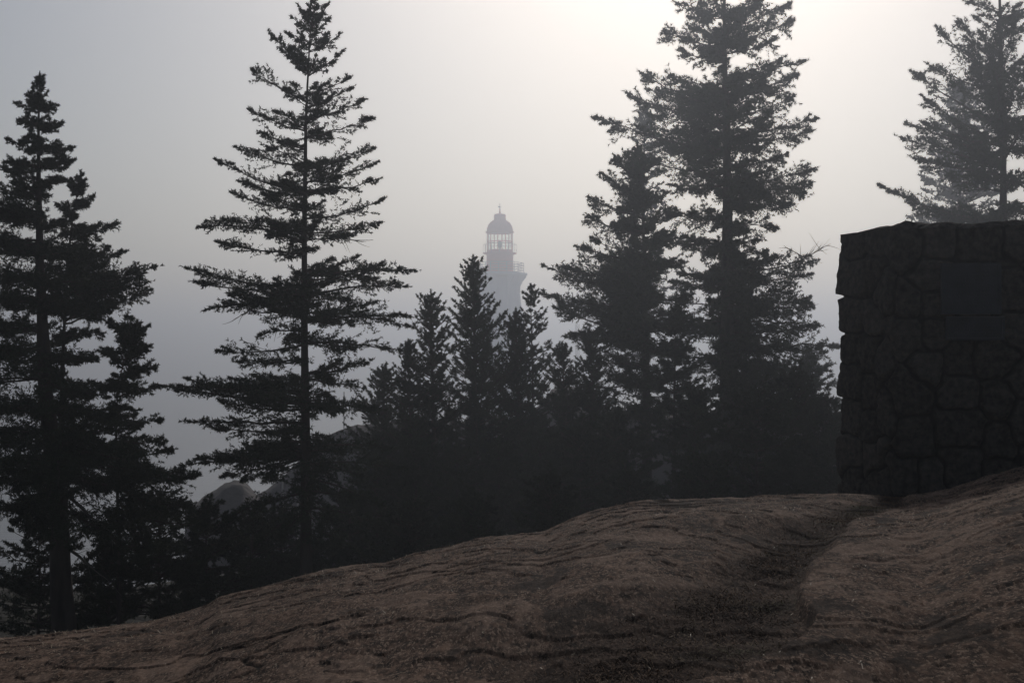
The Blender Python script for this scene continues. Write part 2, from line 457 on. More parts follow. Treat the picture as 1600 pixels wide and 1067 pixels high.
for k, (us, uz) in enumerate(seeds):
    dsx = np.abs(wx - us); dsx = np.minimum(dsx, PER - dsx)
    fx_ = 1.0 + .25 * np.sin(k * 2.3)
    dd = ((dsx * fx_) ** 8 + np.abs(wz - uz) ** 8) ** .125
    m_ = dd < d1
    d2_ = np.where(m_, d1, np.minimum(d2_, dd)); d1 = np.where(m_, dd, d1); idn = np.where(m_, k, idn)
gap = d2_ - d1
tone = rng.random(len(seeds)); off = rng.uniform(-.012, .028, len(seeds)); tlx = rng.normal(0, .07, len(seeds)); tlz = rng.normal(0, .05, len(seeds))
body = sstep(.006, .034, gap)
disp = -.034 + body * (.034 + .6 * off[idn]) + body * (tlx[idn] * (S_ - seeds[idn, 0]) * (np.abs(S_ - seeds[idn, 0]) < 1) + tlz[idn] * (Z_ - seeds[idn, 1]))
disp = disp + .008 * fbm(S_ * 5, Z_ * 5, 4) + .005 * fbm(S_ * 30, Z_ * 30, 3)
disp = disp + (-.02) * sstep(-1, 1.2, Z_)
TOPZ = Z_ + (.03 * fbm(S_ * 1.8, S_ * 0 + 2, 3)) * sstep(.5, .926, Z_)
WX = P2[:, None, 0] + N2[:, None, 0] * disp; WY = P2[:, None, 1] + N2[:, None, 1] * disp
cairn = empty("stone_cairn", (3.45, 9.4, -1.0), "dark square monument of rough granite blocks with two plaques", "monument")
Vw = np.stack([WX, WY, TOPZ], -1).reshape(-1, 3)
ii, jj = np.meshgrid(np.arange(NS), np.arange(NZ - 1), indexing='ij')
Fw = np.stack([(ii * NZ + jj), ((ii + 1) % NS) * NZ + jj, ((ii + 1) % NS) * NZ + jj + 1, ii * NZ + jj + 1], -1).reshape(-1, 4)
wall = np_mesh("masonry", Vw, Fw, M_wall, cairn, smooth=True)
aa = wall.data.attributes.new("tone", 'FLOAT', 'POINT'); aa.data.foreach_set("value", tone[idn].ravel().astype(np.float32))
aa = wall.data.attributes.new("joint", 'FLOAT', 'POINT'); aa.data.foreach_set("value", (1 - body).ravel().astype(np.float32))
# cap: rings shrinking to the centre, slightly domed and rough
ctr = P2.mean(0); rings = np.linspace(0, 1, 40)
capV = []
for q in rings:
    pxy = np.stack([WX[:, -1], WY[:, -1]], 1) * (1 - q) + ctr * q
    zc_ = TOPZ[:, -1] * (1 - q) + (zt + .03) * q + .02 * fbm(pxy[:, 0] * 4, pxy[:, 1] * 4, 4) * min(1, q * 8) + .03 * min(1, q * 10)
    capV.append(np.column_stack([pxy, zc_]))
capV = np.stack(capV, 1)
ii, jj = np.meshgrid(np.arange(NS), np.arange(len(rings) - 1), indexing='ij'); nr = len(rings)
Fc_ = np.stack([(ii * nr + jj), ((ii + 1) % NS) * nr + jj, ((ii + 1) % NS) * nr + jj + 1, ii * nr + jj + 1], -1).reshape(-1, 4)
np_mesh("cap_stones", capV.reshape(-1, 3), Fc_, M_wall, cairn, smooth=True)
# plaques
fd = Vector((*(plan[1] - plan[0]), 0)).normalized(); fn = Vector((fd.y, -fd.x, 0))
def plaque(x0, x1, y0, y1, rows, label, seed, lean=0):
    rg = np.random.default_rng(seed)
    (t0, p0), (t1, p1) = ray_s(x0, plan[0], plan[1]), ray_s(x1, plan[0], plan[1])
    yc = (p0[1] + p1[1]) / 2; za = (560 - y0) / F * yc; zb_ = (560 - y1) / F * yc
    c = Vector(((p0[0] + p1[0]) / 2, yc, (za + zb_) / 2)) + fn * .045
    hw = (t1 - t0) * lens[0] / 2; hh = (za - zb_) / 2
    up = Vector((0, 0, 1)); up = (up - fn * lean).normalized(); nn_ = fd.cross(up)
    if nn_.dot(fn) < 0: nn_ = -nn_
    mb = MB(); mb.box(c, fd * hw, nn_ * .012, up * hh)
    me = mb.build("plaque", M_plaque, cairn); tag(me, label)
    fr = MB(); w_ = .008
    for sx in (-1, 1): fr.box(c + fd * sx * (hw - w_) + nn_ * .015, fd * w_, nn_ * .007, up * (hh - 2.2 * w_))
    for sz in (-1, 1): fr.box(c + up * sz * (hh - w_) + nn_ * .015, fd * hw, nn_ * .007, up * w_)
    f_ = fr.build("plaque_frame", M_plaque, me); f_.location = (0, 0, 0)
    tx = MB()
    for r_ in range(rows):
        v_ = hh - .035 - (r_ + .5) * (2 * hh - .07) / rows
        ww = hw * rg.uniform(.55, .85); u_ = -ww
        while u_ < ww:
            l_ = rg.uniform(.006, .022); tx.box(c + fd * (u_ + l_) + up * v_ + nn_ * .0125, fd * l_, nn_ * .0025, up * min(.009, hh / rows * .45)); u_ += 2 * l_ + .008
    x_ = tx.build("lettering_relief", M_plaque, me); x_.location = (0, 0, 0)
plaque(1468, 1561, 412, 491, 11, "taller bronze plaque with many rows of worn raised lettering", 1)
plaque(1475, 1566, 495, 531, 4, "shorter bronze plaque just below the tall one", 2, lean=-.10)

# ------------------------------------------------------------------ lighthouse
DL = 325.0; sl = DL / F
LC = at(781, 560, DL); lx, ly = LC[0], LC[1]
def lz(py): return (560 - py) * sl
LB = -24.5
lh = empty("lighthouse", (lx, ly, LB), "tall white six-sided concrete lighthouse with red lantern, faint in the fog", "lighthouse")
body_prof = [(50, 690), (45, 600), (37, 520), (32.5, 480), (29, 450), (29, 434)]
MB().lathe((lx, ly, 0), [(r_ * sl * .93, lz(p_)) for r_, p_ in body_prof], 6, R(8)).build("tower_wall", M_white, lh)
for k in range(6):
    t_ = R(8) + k * math.pi / 3
    d = Vector((math.cos(t_), math.sin(t_), 0)); e = Vector((-d.y, d.x, 0)); w_ = .75
    pr = [(51, 690), (46.5, 600), (38.5, 520), (33.5, 480), (31.3, 460), (31.4, 450), (32.8, 445), (35.5, 440), (39, 435.5), (42, 431.5)]
    vs = []; fs = []
    for r_, p_ in pr:
        for q_, ww in ((r_ * .6, w_), (r_, w_), (r_, -w_), (r_ * .6, -w_)):
            vs.append(Vector((lx, ly, lz(p_))) + d * q_ * sl + e * ww)
    for i in range(len(pr) - 1):
        for j in range(4): fs.append((i * 4 + j, i * 4 + (j + 1) % 4, i * 4 + 4 + (j + 1) % 4, i * 4 + 4 + j))
    fs += [(3, 2, 1, 0), tuple(len(pr) * 4 - 4 + j for j in range(4))]
    mb = MB(); mb.add(vs, fs); mb.build("buttress", M_white, lh)
MB().lathe((lx, ly, 0), [(40 * sl, lz(431.4)), (43.5 * sl, lz(430)), (43.5 * sl, lz(426.5)), (20 * sl, lz(426))], 6, R(8)).build("gallery_deck", M_white, lh)
def ring_rail(r, ybot, ytop, n, rows, name, nside, rot=0, rad=.07):
    mb = MB()
    cor = [Vector((lx + r * sl * math.cos(2 * math.pi * k / nside + rot), ly + r * sl * math.sin(2 * math.pi * k / nside + rot), 0)) for k in range(nside)]
    for k in range(nside):
        a_, b_ = cor[k], cor[(k + 1) % nside]
        for q in range(rows):
            z = lz(ytop) - (lz(ytop) - lz(ybot)) * q / rows
            mb.tube([a_ + Vector((0, 0, z)), b_ + Vector((0, 0, z))], rad, 5)
        for q in range(n):
            p = a_.lerp(b_, q / n); mb.tube([p + Vector((0, 0, lz(ybot))), p + Vector((0, 0, lz(ytop) + .05))], rad * 1.1, 5)
    mb.build(name, M_steel, lh)
ring_rail(38, 426.3, 411, 3, 4, "gallery_railing", 6, R(8))
MB().lathe((lx, ly, 0), [(21 * sl, lz(426.2)), (21 * sl, lz(397)), (20.5 * sl, lz(396)), (20.5 * sl, lz(392))], 24).build("lantern_base", M_red, lh, True)
MB().lathe((lx, ly, 0), [(20.8 * sl, lz(398.5)), (26.5 * sl, lz(396.3)), (26.5 * sl, lz(395.2)), (20.7 * sl, lz(395))], 24).build("upper_gallery", M_red, lh)
ring_rail(26, 396, 382, 1, 1, "upper_railing", 12, 0, .05)
fr = MB()
for k in range(10):
    t_ = 2 * math.pi * (k + .25) / 10
    p = Vector((lx + 19.9 * sl * math.cos(t_), ly + 19.9 * sl * math.sin(t_), 0))
    fr.tube([p + Vector((0, 0, lz(392))), p + Vector((0, 0, lz(363)))], .13, 5)
for yy in (391.5, 377.8, 364):
    pts = [(lx + 19.9 * sl * math.cos(q), ly + 19.9 * sl * math.sin(q), lz(yy)) for q in np.linspace(0, 2 * math.pi, 31)]
    fr.tube(pts, .11, 5, False)
fr.build("lantern_frame", M_red, lh)
MB().lathe((lx, ly, 0), [(19.4 * sl, lz(391.8)), (19.4 * sl, lz(363.5))], 20).build("lantern_glass", M_glass, lh)
MB().lathe((lx, ly, 0), [(1.6 * sl, lz(391.9)), (1.4 * sl, lz(387)), (3.2 * sl, lz(386)), (3.9 * sl, lz(382)), (3.3 * sl, lz(378)), (1.2 * sl, lz(376.5))], 14).build("beacon_lens", M_brass, lh, True)
dm = [(22.5, 363.3), (22.5, 362), (20.6, 361.5), (20.3, 357), (18.6, 352), (15.5, 347.5), (12, 344.8), (9.4, 343.5), (9.2, 337), (9.8, 336.5), (8.6, 334.8), (4, 333.6), (1.6, 333.2), (1.1, 330), (.9, 326)]
MB().lathe((lx, ly, 0), [(a_ * sl, lz(b_)) for a_, b_ in dm], 24).build("lantern_dome", M_red, lh)
wv = MB().tube([(lx, ly, lz(326.3)), (lx, ly, lz(317))], .10, 5)
wv.tube([(lx - 2.6 * sl, ly, lz(323)), (lx + 2.8 * sl, ly, lz(323.6))], .09, 5)
wv.box((lx - 2.2 * sl, ly, lz(323)), (1.0 * sl, 0, 0), (0, .05, 0), (0, 0, 1.1 * sl))
wv.build("weather_vane", M_steel, lh)

# faint lattice radio mast right of the lighthouse
DM = 332.0; sm = DM / F
mc = at(902, 560, DM)
mast = empty("radio_mast", (mc[0], mc[1], -9), "pale slender lattice mast fading in fog right of the lighthouse", "mast")
mb = MB(); zt_, zb2 = (560 - 506) * sm, -24.5
legs = [Vector((mc[0] + .55 * math.cos(q), mc[1] + .55 * math.sin(q), 0)) for q in (R(20), R(140), R(260))]
for l_ in legs: mb.tube([l_ + Vector((0, 0, zb2)), l_ + Vector((0, 0, zt_))], .07, 4)
z = zb2; k = 0
while z < zt_ - .5:
    for j in range(3):
        a_, b_ = legs[j], legs[(j + 1) % 3]
        mb.tube([a_ + Vector((0, 0, z)), b_ + Vector((0, 0, z + .95))], .045, 3)
        mb.tube([a_ + Vector((0, 0, z)), b_ + Vector((0, 0, z))], .045, 3)
    z += .95
mb.build("lattice_frame", M_steel, mast)
an = MB().tube([(mc[0] + .5, mc[1], zt_ - 5.2), (mc[0] + .5, mc[1], zt_ - 2.8)], .22, 6).tube([(mc[0] + .5, mc[1], zt_ - 4), (mc[0] + .1, mc[1], zt_ - 4)], .05, 4)
an.build("antenna_drum", M_steel, mast)

def thin_post(px, y0, y1, D, r, name, label, cat, mat):
    a_ = at(px, y1, D); b_ = at(px, y0, D)
    base = Vector(a_) - Vector((0, 0, 1.0))
    mb = MB().tube([base, Vector(b_)], [r, r * .8], 6)
    o = mb.build(name, mat); tag(o, label, cat)
thin_post(441.5, 745, 812, 33, .03, "marker_post", "slim pale post left of the central fir, before the far rock", "post", M_post)
thin_post(465, 786, 818, 33, .03, "marker_post", "short pale post just beside the central fir trunk", "post", M_post)
thin_post(537.5, 612, 676, 42.5, .02, "whip_antenna", "thin upright whip antenna on top of the far rock dome", "antenna", M_steel)

# ------------------------------------------------------------------ conifers
class Crown:
    """foliage triangles and limb tubes of one tree"""
    def __init__(self, seed, s, fine=1.0, roll=.5, hang=0.0):
        self.hang = hang; self.rg = np.random.default_rng(seed); self.s = s; self.fine = fine; self.roll = roll
        self.tri = []; self.tv = []; self.tf = []; self.nv = 0
    def limb(self, pts, r0, r1, n=5):
        pts = np.asarray(pts); m = len(pts)
        d = nrm(np.gradient(pts, axis=0)); a_ = nrm(np.cross(d, [.13, .21, 1.0])); b_ = np.cross(d, a_)
        ang = 2 * np.pi * np.arange(n) / n; rad = np.linspace(1, 0, m)[:, None, None] * (r0 - r1) + r1
        vs = pts[:, None] + (a_[:, None] * np.cos(ang)[None, :, None] + b_[:, None] * np.sin(ang)[None, :, None]) * rad
        self.tv.append(vs.reshape(-1, 3)); i, k = np.meshgrid(np.arange(m - 1), np.arange(n), indexing='ij')
        f = np.stack([i * n + k, i * n + (k + 1) % n, (i + 1) * n + (k + 1) % n, (i + 1) * n + k], -1).reshape(-1, 4) + self.nv
        self.tf.append(f); self.nv += m * n
    def needles(self, P, D, Ln, k, nl, nw):
        """needle triangles along segments starting P, direction D, length Ln"""
        rg = self.rg; n = len(P)
        if n == 0: return
        u = rg.random((n, k)) ** .8
        B = P[:, None] + D[:, None] * (Ln[:, None] * u)[..., None]
        rad = rg.normal(0, 1, (n, k, 3)); rad -= (rad * D[:, None]).sum(-1, keepdims=True) * D[:, None]; rad = nrm(rad)
        nd = nrm(D[:, None] * rg.uniform(.35, 1.2, (n, k, 1)) + rad * .8)
        l = nl * rg.uniform(.65, 1.25, (n, k, 1))
        w = nrm(np.cross(nd, rg.normal(0, 1, (n, k, 3)))) * nw * .5
        T = np.stack([B - w, B + w, B + nd * l], 2)
        self.tri.append(T.reshape(-1, 3, 3))
    def branch(self, A, T, arch=0.0, dens=1.0, fat=1.0, bare=.10, r0=None, limb=True):
        rg = self.rg; s = self.s; q_ = s * self.fine; A = np.asarray(A, float); T = np.asarray(T, float)
        Lb = np.linalg.norm(T - A)
        if Lb < 1e-3: return
        C = A * .45 + T * .55 + np.array([0, 0, -arch * Lb]) + rg.normal(0, .03, 3) * Lb
        def bez(t): t = t[:, None]; return A * (1 - t) ** 2 + 2 * C * t * (1 - t) + T * t ** 2
        def dbez(t): t = t[:, None]; return nrm(2 * (C - A) * (1 - t) + 2 * (T - C) * t)
        tt = np.linspace(0, 1, 9)
        pts = bez(tt); wob = rg.normal(0, .012, pts.shape) * Lb; wob[0] = 0; pts = pts + wob * .6
        if r0 is None: r0 = max(.9 * s, Lb * .011 + .5 * s)
        if limb: self.limb(pts, r0, .35 * s)
        sp = 5.2 * q_ / dens
        n2 = max(5, int(Lb / sp))
        t2 = np.sort(bare + (1 - bare) * rg.random(n2) ** .85)
        B2 = bez(t2); D1 = dbez(t2)
        up = np.array([0, 0, 1.0])
        S = nrm(np.cross(D1, up)); Nn = np.cross(S, D1)
        side = np.where(np.arange(n2) % 2 == 0, 1.0, -1.0)
        roll = rg.normal(0, self.roll, n2)
        ang = rg.normal(.95, .2, n2) * (1 - .45 * t2)
        lat = S * (side * np.cos(roll))[:, None] + Nn * (np.sin(roll) + .10 - self.hang)[:, None]
        D2 = nrm(D1 * np.cos(ang)[:, None] + lat * np.sin(ang)[:, None])
        wmax = min(Lb * .32, 42 * s) * fat
        prof = np.sin(np.clip((t2 - bare * .5) / (1 - bare * .5), 0, 1) ** .65 * np.pi) ** .8 * .75 + .25 * (1 - t2)
        clump = .65 + .5 * np.abs(np.sin(t2 * Lb / (17 * s) + rg.uniform(0, 6)))
        L2 = (wmax * prof * clump + 4.5 * q_) * rg.uniform(.6, 1.15, n2) * (1 - .6 * t2 ** 4)
        # thin secondary wood as slim triangles
        wv_ = nrm(np.cross(D2, rg.normal(0, 1, (n2, 3)))) * .45 * s
        E2 = B2 + D2 * L2[:, None]
        self.tri.append(np.stack([B2 - wv_, B2 + wv_, E2], 1))
        # tertiary
        m3 = 10 if fat > 1.25 else 7
        u = (np.arange(m3) + rg.random((n2, m3))) / m3 * .85 + .12
        B3 = (B2[:, None] + D2[:, None] * (L2[:, None] * u)[..., None]).reshape(-1, 3)
        S3 = nrm(np.cross(D2, Nn)); sd3 = np.where((np.arange(m3) % 2) == 0, 1.0, -1.0)[None, :, None]
        D3 = nrm(D2[:, None] * .75 + S3[:, None] * sd3 * .65 + rg.normal(0, .42, (n2, m3, 3)) + up * .05).reshape(-1, 3)
        L3 = ((L2[:, None] * .42 * (1.1 - u)) + 2.4 * q_).reshape(-1) * rg.uniform(.6, 1.2, n2 * m3)
        kp = rg.random(n2 * m3) < np.repeat(np.clip(L2 / (15 * q_), .12, 1), m3)
        B3, D3, L3 = B3[kp], D3[kp], L3[kp]
        self.needles(B3, D3, L3, 7, 4.7 * q_, 1.6 * q_)
        self.needles(B2 + D2 * (L2 * .25)[:, None], D2, L2 * .78, 10, 4.7 * q_, 1.6 * q_)
        # leading shoot
        q = rg.uniform(.8, 1, 6); self.needles(bez(q), dbez(q), np.full(6, 7 * q_), 7, 4.7 * q_, 1.6 * q_)
    def build(self, parent, mats):
        V1 = np.concatenate(self.tri).reshape(-1, 3)
        o = np_mesh("foliage", V1, np.arange(len(V1)).reshape(-1, 3), mats[0], parent)
        if self.tv:
            np_mesh("limbs", np.concatenate(self.tv), np.concatenate(self.tf), mats[1], parent, smooth=True)
        return o

def trunk_mesh(parent, P, Rd, seed, n=12):
    rg = np.random.default_rng(seed)
    P = np.asarray(P); m = max(30, len(P) * 6)
    tk = np.linspace(0, 1, m); src = np.linspace(0, 1, len(P))
    Q = np.stack([np.interp(tk, src, P[:, i]) for i in range(3)], 1); Rr = np.interp(tk, src, Rd)
    Q[1:-1, :2] += np.cumsum(rg.normal(0, .10, (m - 2, 2)), 0) * .06 * Rr[:1]
    ang = 2 * np.pi * np.arange(n) / n
    rad = Rr[:, None] * (1 + .08 * rg.normal(0, 1, (m, n)))
    Vt_ = np.stack([Q[:, None, 0] + np.cos(ang) * rad, Q[:, None, 1] + np.sin(ang) * rad, np.repeat(Q[:, 2:3], n, 1)], -1)
    i, k = np.meshgrid(np.arange(m - 1), np.arange(n), indexing='ij')
    f = np.stack([i * n + k, i * n + (k + 1) % n, (i + 1) * n + (k + 1) % n, (i + 1) * n + k], -1).reshape(-1, 4)
    return np_mesh("trunk", Vt_.reshape(-1, 3), f, M_bark, parent, smooth=True)

def gz(x, y): return float(hill_z(np.array(x), np.array(y)))

def fir(name, label, D, trunk, tw, brs, seed, var=3, dens=1.0, fat=1.0, group=None, autofill=0, vlen=(.45, .9), arch=.07, cat="fir tree", fine=1.0, roll=.5, hang=0.0):
    """trunk: [(px,py)...] from top to the lowest visible point; tw: width in px at the low end;
    brs: [(attach_py, tip_px, tip_py[, arch[, fat]])]"""
    s = D / F
    tp = np.array([at(x, y, D) for x, y in trunk])
    low = tp[-1]; g = gz(low[0], low[1])
    base = np.array((low[0] + (low[0] - tp[-2][0]) * .1, low[1], min(g - .3, low[2] - .2)))
    allp = np.vstack([tp, base])
    root = empty(name, (base[0], base[1], g), label, cat, group)
    zs = allp[:, 2]; h = (zs[0] - zs) / (zs[0] - zs[-1])
    rads = .4 * s + (tw * s / 2) * np.clip(h, 0, 1) ** 1.05
    ordr = np.argsort(zs)
    trunk_mesh(root, allp[ordr], rads[ordr], seed)
    def tx(z): return np.array([np.interp(z, zs[ordr], allp[ordr, i]) for i in range(3)])
    cr = Crown(seed, s, fine, roll, hang); rg = cr.rg
    for b_ in brs:
        ay, tx_, ty_ = b_[:3]; ar = b_[3] if len(b_) > 3 else arch; ft = b_[4] if len(b_) > 4 else fat
        zA = at(800, ay, D)[2]; A = tx(zA); A[2] = zA
        T = at(tx_, ty_, D)
        rad = T[0] - A[0]; T = T + np.array([0, rg.normal(0, .22) * abs(rad), 0])
        k_ = T[1] / D; T = np.array([T[0] * k_, T[1], T[2] * k_])
        cr.branch(A, T, ar, dens, ft)
        for v in range(var):
            az = rg.uniform(.35, 1.57) * rg.choice([-1, 1])
            f_ = rg.uniform(*vlen)
            dzv = (T[2] - A[2]) * f_ + rg.normal(0, 4) * s
            A2 = A + np.array([0, 0, rg.normal(0, 4.5) * s])
            T2 = A2 + np.array([rad * np.cos(az) * f_, abs(rad) * np.sin(az) * f_, dzv])
            cr.branch(A2, T2, ar + rg.normal(0, .03), dens, ft)
    # leader shoots
    topP = tp[0]
    cr.branch(topP + [0, 0, -30 * s], topP + [0, 0, 3 * s], 0, 1.0, .25, bare=.0, limb=False)
    for k in range(9):
        z0_ = topP[2] - (4 + 4 * k) * s; A = tx(z0_); A[2] = z0_
        az = k * 2.4 + rg.uniform(-.4, .4); ll = (4 + 1.1 * k) * s
        cr.branch(A, A + np.array([np.cos(az) * ll * .8, np.sin(az) * ll * .8, ll * .9]), 0, 1.0, .3, limb=False)
    cr.build(root, (M_needle, M_bark))
    return root

def auto_brs(top, base_y, wl, wr, n, seed, rise=.35, power=.8, rag=.35, start=.03):
    """branch list of a ragged cone: half widths wl, wr px at base_y"""
    rg = np.random.default_rng(seed); out = []
    tx_, ty_ = top
    for k in range(n):
        h = start + (1 - start) * (k + rg.random()) / n
        ay = ty_ + (base_y - ty_) * h
        for sgn, w in ((-1, wl), (1, wr)):
            w_ = w * h ** power * rg.uniform(1 - rag, 1.0) + 4
            el = rise * (1.25 - h) * 1.6 + rg.normal(0, .1)
            out.append((ay, tx_ + sgn * w_, ay - w_ * el))
    return out

# --- central-left tall fir
b2 = [(40, 468, 12), (52, 457, 28), (58, 514, 30), (45, 512, 8), (80, 531, 54), (75, 449, 52), (110, 420, 50), (120, 536, 80), (112, 440, 78), (160, 394, 108), (150, 547, 122), (170, 552, 136),
      (205, 388, 171), (188, 571, 156), (215, 583, 186), (235, 404, 205), (262, 584, 232), (262, 369, 230), (285, 590, 253), (300, 337, 249), (305, 372, 283), (300, 592, 280), (342, 600, 310),
      (330, 360, 300), (365, 594, 348), (352, 400, 345), (372, 345, 345, -.1), (380, 306, 356, -.14), (395, 338, 378), (425, 560, 400), (432, 652, 422, -.02), (445, 598, 410),
      (455, 287, 417, .02), (462, 300, 440, .04), (478, 318, 485, -.06), (462, 638, 448, -.03), (490, 590, 470), (502, 646, 512, -.06, .9), (505, 640, 495, -.06), (490, 345, 470), (520, 405, 525, -.1), (535, 627, 548, -.08),
      (538, 336, 548), (560, 370, 565), (583, 582, 562), (592, 567, 606, -.05), (600, 360, 590), (610, 288, 590), (618, 240, 602, -.02), (632, 262, 608, 0), (640, 340, 625), (625, 586, 644, -.08), (632, 598, 640, -.06), (660, 286, 658, 0), (672, 330, 668), (690, 395, 700, -.1),
      (680, 520, 690, -.1), (700, 610, 700, -.08), (705, 300, 720, -.02), (708, 284, 726, -.02), (715, 345, 745, -.03), (725, 640, 735, -.07), (712, 330, 712), (745, 600, 790, -.08), (770, 350, 812, -.08), (765, 560, 780, -.06), (800, 400, 850, -.1), (790, 610, 830, -.1), (825, 560, 860, -.1)]
fir("fir_tree", "tall slender dark fir standing left of centre with wide flat tiers of branches", 16.5, [(492, 0), (484, 60), (478, 180), (475, 400), (477, 640), (478, 880)], 23, b2, 11, var=3, dens=1.1, fat=1.15, vlen=(.35, .8), roll=.42)

# --- left edge fir and its neighbours
b1 = [(160, 45, 150), (170, 26, 162), (175, 87, 166), (195, 30, 188), (205, 96, 192), (215, 40, 215), (240, 114, 230), (235, 12, 218), (262, 116, 250), (260, 8, 255), (290, 5, 262), (290, 110, 280), (310, -20, 290), (330, -30, 330), (345, -60, 330),
      (360, 120, 340), (380, -70, 390), (400, -90, 380), (400, 130, 390), (430, -80, 440), (440, 150, 440), (470, -100, 470), (480, 130, 480), (510, -90, 505), (540, -110, 560), (560, 150, 560), (590, -90, 590), (600, 170, 620), (630, -100, 640), (640, 180, 640),
      (670, -60, 680), (690, 200, 700, -.06), (705, 240, 735, -.1), (720, -40, 720), (740, -80, 700), (720, 300, 760, -.12), (700, 190, 660), (745, 260, 800, -.12), (770, -50, 800), (760, 20, 820, -.1), (790, 200, 860, -.1), (745, -30, 760, -.05)]
fir("fir_tree", "broad dark fir at the left edge with a thick trunk and ragged pointed top", 15, [(62, 122), (60, 220), (62, 400), (70, 600), (88, 760), (100, 975)], 46, b1, 21, var=6, dens=1.15, fat=1.35, arch=.03)
b1b = [(300, 132, 285), (305, 110, 290), (330, 145, 307), (345, 90, 320), (370, 157, 351), (385, 182, 350), (410, 170, 385), (425, 196, 393), (440, 210, 425), (455, 248, 416, .06), (462, 235, 440), (480, 180, 480), (475, 171, 487), (500, 236, 452, .08), (520, 160, 520), (560, 150, 560), (600, 165, 610), (640, 150, 650), (400, 80, 390), (470, 60, 470), (540, 60, 540)]
fir("fir_tree", "dark fir close behind the left-edge fir, its top lower and further right", 16.5, [(126, 275), (115, 330), (103, 440), (97, 600), (95, 820)], 15, b1b, 23, var=5, dens=1.1, fat=1.35, arch=.03)
b1c = [(530, 168, 504), (540, 190, 515), (545, 232, 509), (560, 234, 540), (570, 160, 545), (590, 242, 573), (610, 247, 605), (600, 150, 600), (635, 215, 640), (650, 150, 655), (665, 253, 656), (690, 257, 690), (700, 160, 700), (720, 270, 702), (735, 290, 735), (755, 309, 742), (745, 150, 760), (780, 300, 790), (800, 320, 820), (820, 150, 820), (850, 290, 860), (880, 230, 900)]
fir("fir_tree", "smaller crooked dark fir leaning right beside the thick left trunk", 15.7, [(214, 508), (200, 545), (184, 600), (181, 700), (186, 850)], 9, b1c, 29, var=6, dens=1.2, fat=1.5, arch=.04)

# --- big right-centre fir
b3 = [(-60, 1110, -90), (-60, 1170, -95), (-10, 1090, -50), (-10, 1190, -40), (30, 1056, 4), (25, 1185, 5), (60, 1075, 40), (52, 1233, 6), (70, 1239, 32), (75, 1037, 48), (85, 1212, 60), (95, 1060, 80), (125, 1259, 95, .02, .7), (140, 1045, 120), (150, 1247, 117), (160, 1001, 113), (165, 1015, 140), (150, 1210, 140), (185, 1240, 150), (190, 979, 145), (200, 1015, 180),
      (215, 1275, 185, .02), (225, 1268, 205), (235, 1000, 200), (245, 927, 184, .03), (270, 1000, 240), (265, 1230, 240), (295, 1275, 262, .02), (300, 1268, 285), (290, 1050, 290), (318, 1259, 302, -.08), (330, 1241, 318, -.08), (345, 1040, 330), (355, 1215, 357, -.1), (380, 1050, 380), (380, 1183, 375), (400, 1200, 392), (425, 1277, 407, .02), (440, 1268, 428), (440, 1050, 440),
      (470, 1265, 465), (480, 1271, 480), (500, 1281, 509, -.03), (520, 1262, 510), (500, 1040, 500), (390, 1070, 385), (410, 1215, 402), (430, 1060, 425), (445, 1200, 440), (460, 1235, 455), (475, 1060, 470), (490, 1215, 490), (515, 1060, 515), (525, 1230, 535), (530, 1180, 540), (560, 1230, 570), (575, 1070, 575), (585, 1200, 590), (585, 1285, 600), (630, 1290, 640), (640, 1150, 660), (640, 1090, 640), (670, 1220, 690), (710, 1290, 735), (545, 1310, 541, .02), (560, 1295, 580), (550, 1050, 560), (600, 1240, 600), (620, 1200, 620), (610, 1060, 610), (650, 1240, 660), (660, 1060, 650), (680, 1280, 700), (700, 1180, 720), (700, 1060, 700), (730, 1230, 750), (740, 1090, 740)]
fir("fir_tree", "largest fir right of centre, its top cut off by the frame and glowing in fog", 37, [(1133, -130), (1131, 60), (1136, 300), (1136, 560), (1140, 760)], 34, b3, 31, var=5, dens=1.2, fat=1.4, vlen=(.3, .8), roll=.7, hang=.25)
b3b = [(270, 975, 238), (275, 1030, 250), (290, 961, 245), (310, 939, 270), (320, 1045, 300), (340, 919, 308), (350, 1060, 335), (365, 914, 337), (380, 1070, 370), (400, 925, 372), (410, 900, 385), (420, 1070, 410), (440, 872, 415), (445, 900, 420), (465, 848, 414, .05), (470, 1080, 460), (480, 844, 457, .03), (500, 870, 470), (505, 1090, 500), (520, 866, 478), (530, 900, 520), (540, 884, 525, -.03), (545, 1080, 545), (570, 920, 560), (590, 1080, 590), (600, 900, 600), (640, 1070, 640), (640, 910, 650), (680, 930, 700), (700, 1070, 700), (740, 940, 760)]
fir("fir_tree", "dense dark fir just left of the largest fir, overlapping its crown", 31, [(996, 232), (1003, 300), (1008, 420), (1010, 600), (1012, 775)], 21, b3b, 37, var=6, dens=1.2, fat=1.35, roll=.65, hang=.15, vlen=(.35, .85))
fir("fir_tree", "pale hazy fir top showing between the two big firs right of centre", 58, [(1008, 168), (1006, 300), (1006, 650)], 12, auto_brs((1008, 168), 640, 80, 70, 26, 5, rise=.4), 41, var=1, dens=.8)
fir("fir_tree", "thin young fir with a bare lower trunk between the two big trunks", 28, [(1056, 480), (1054, 600), (1053, 780)], 11, auto_brs((1056, 480), 700, 60, 60, 14, 6, rise=.3), 43, var=3, dens=1.0)

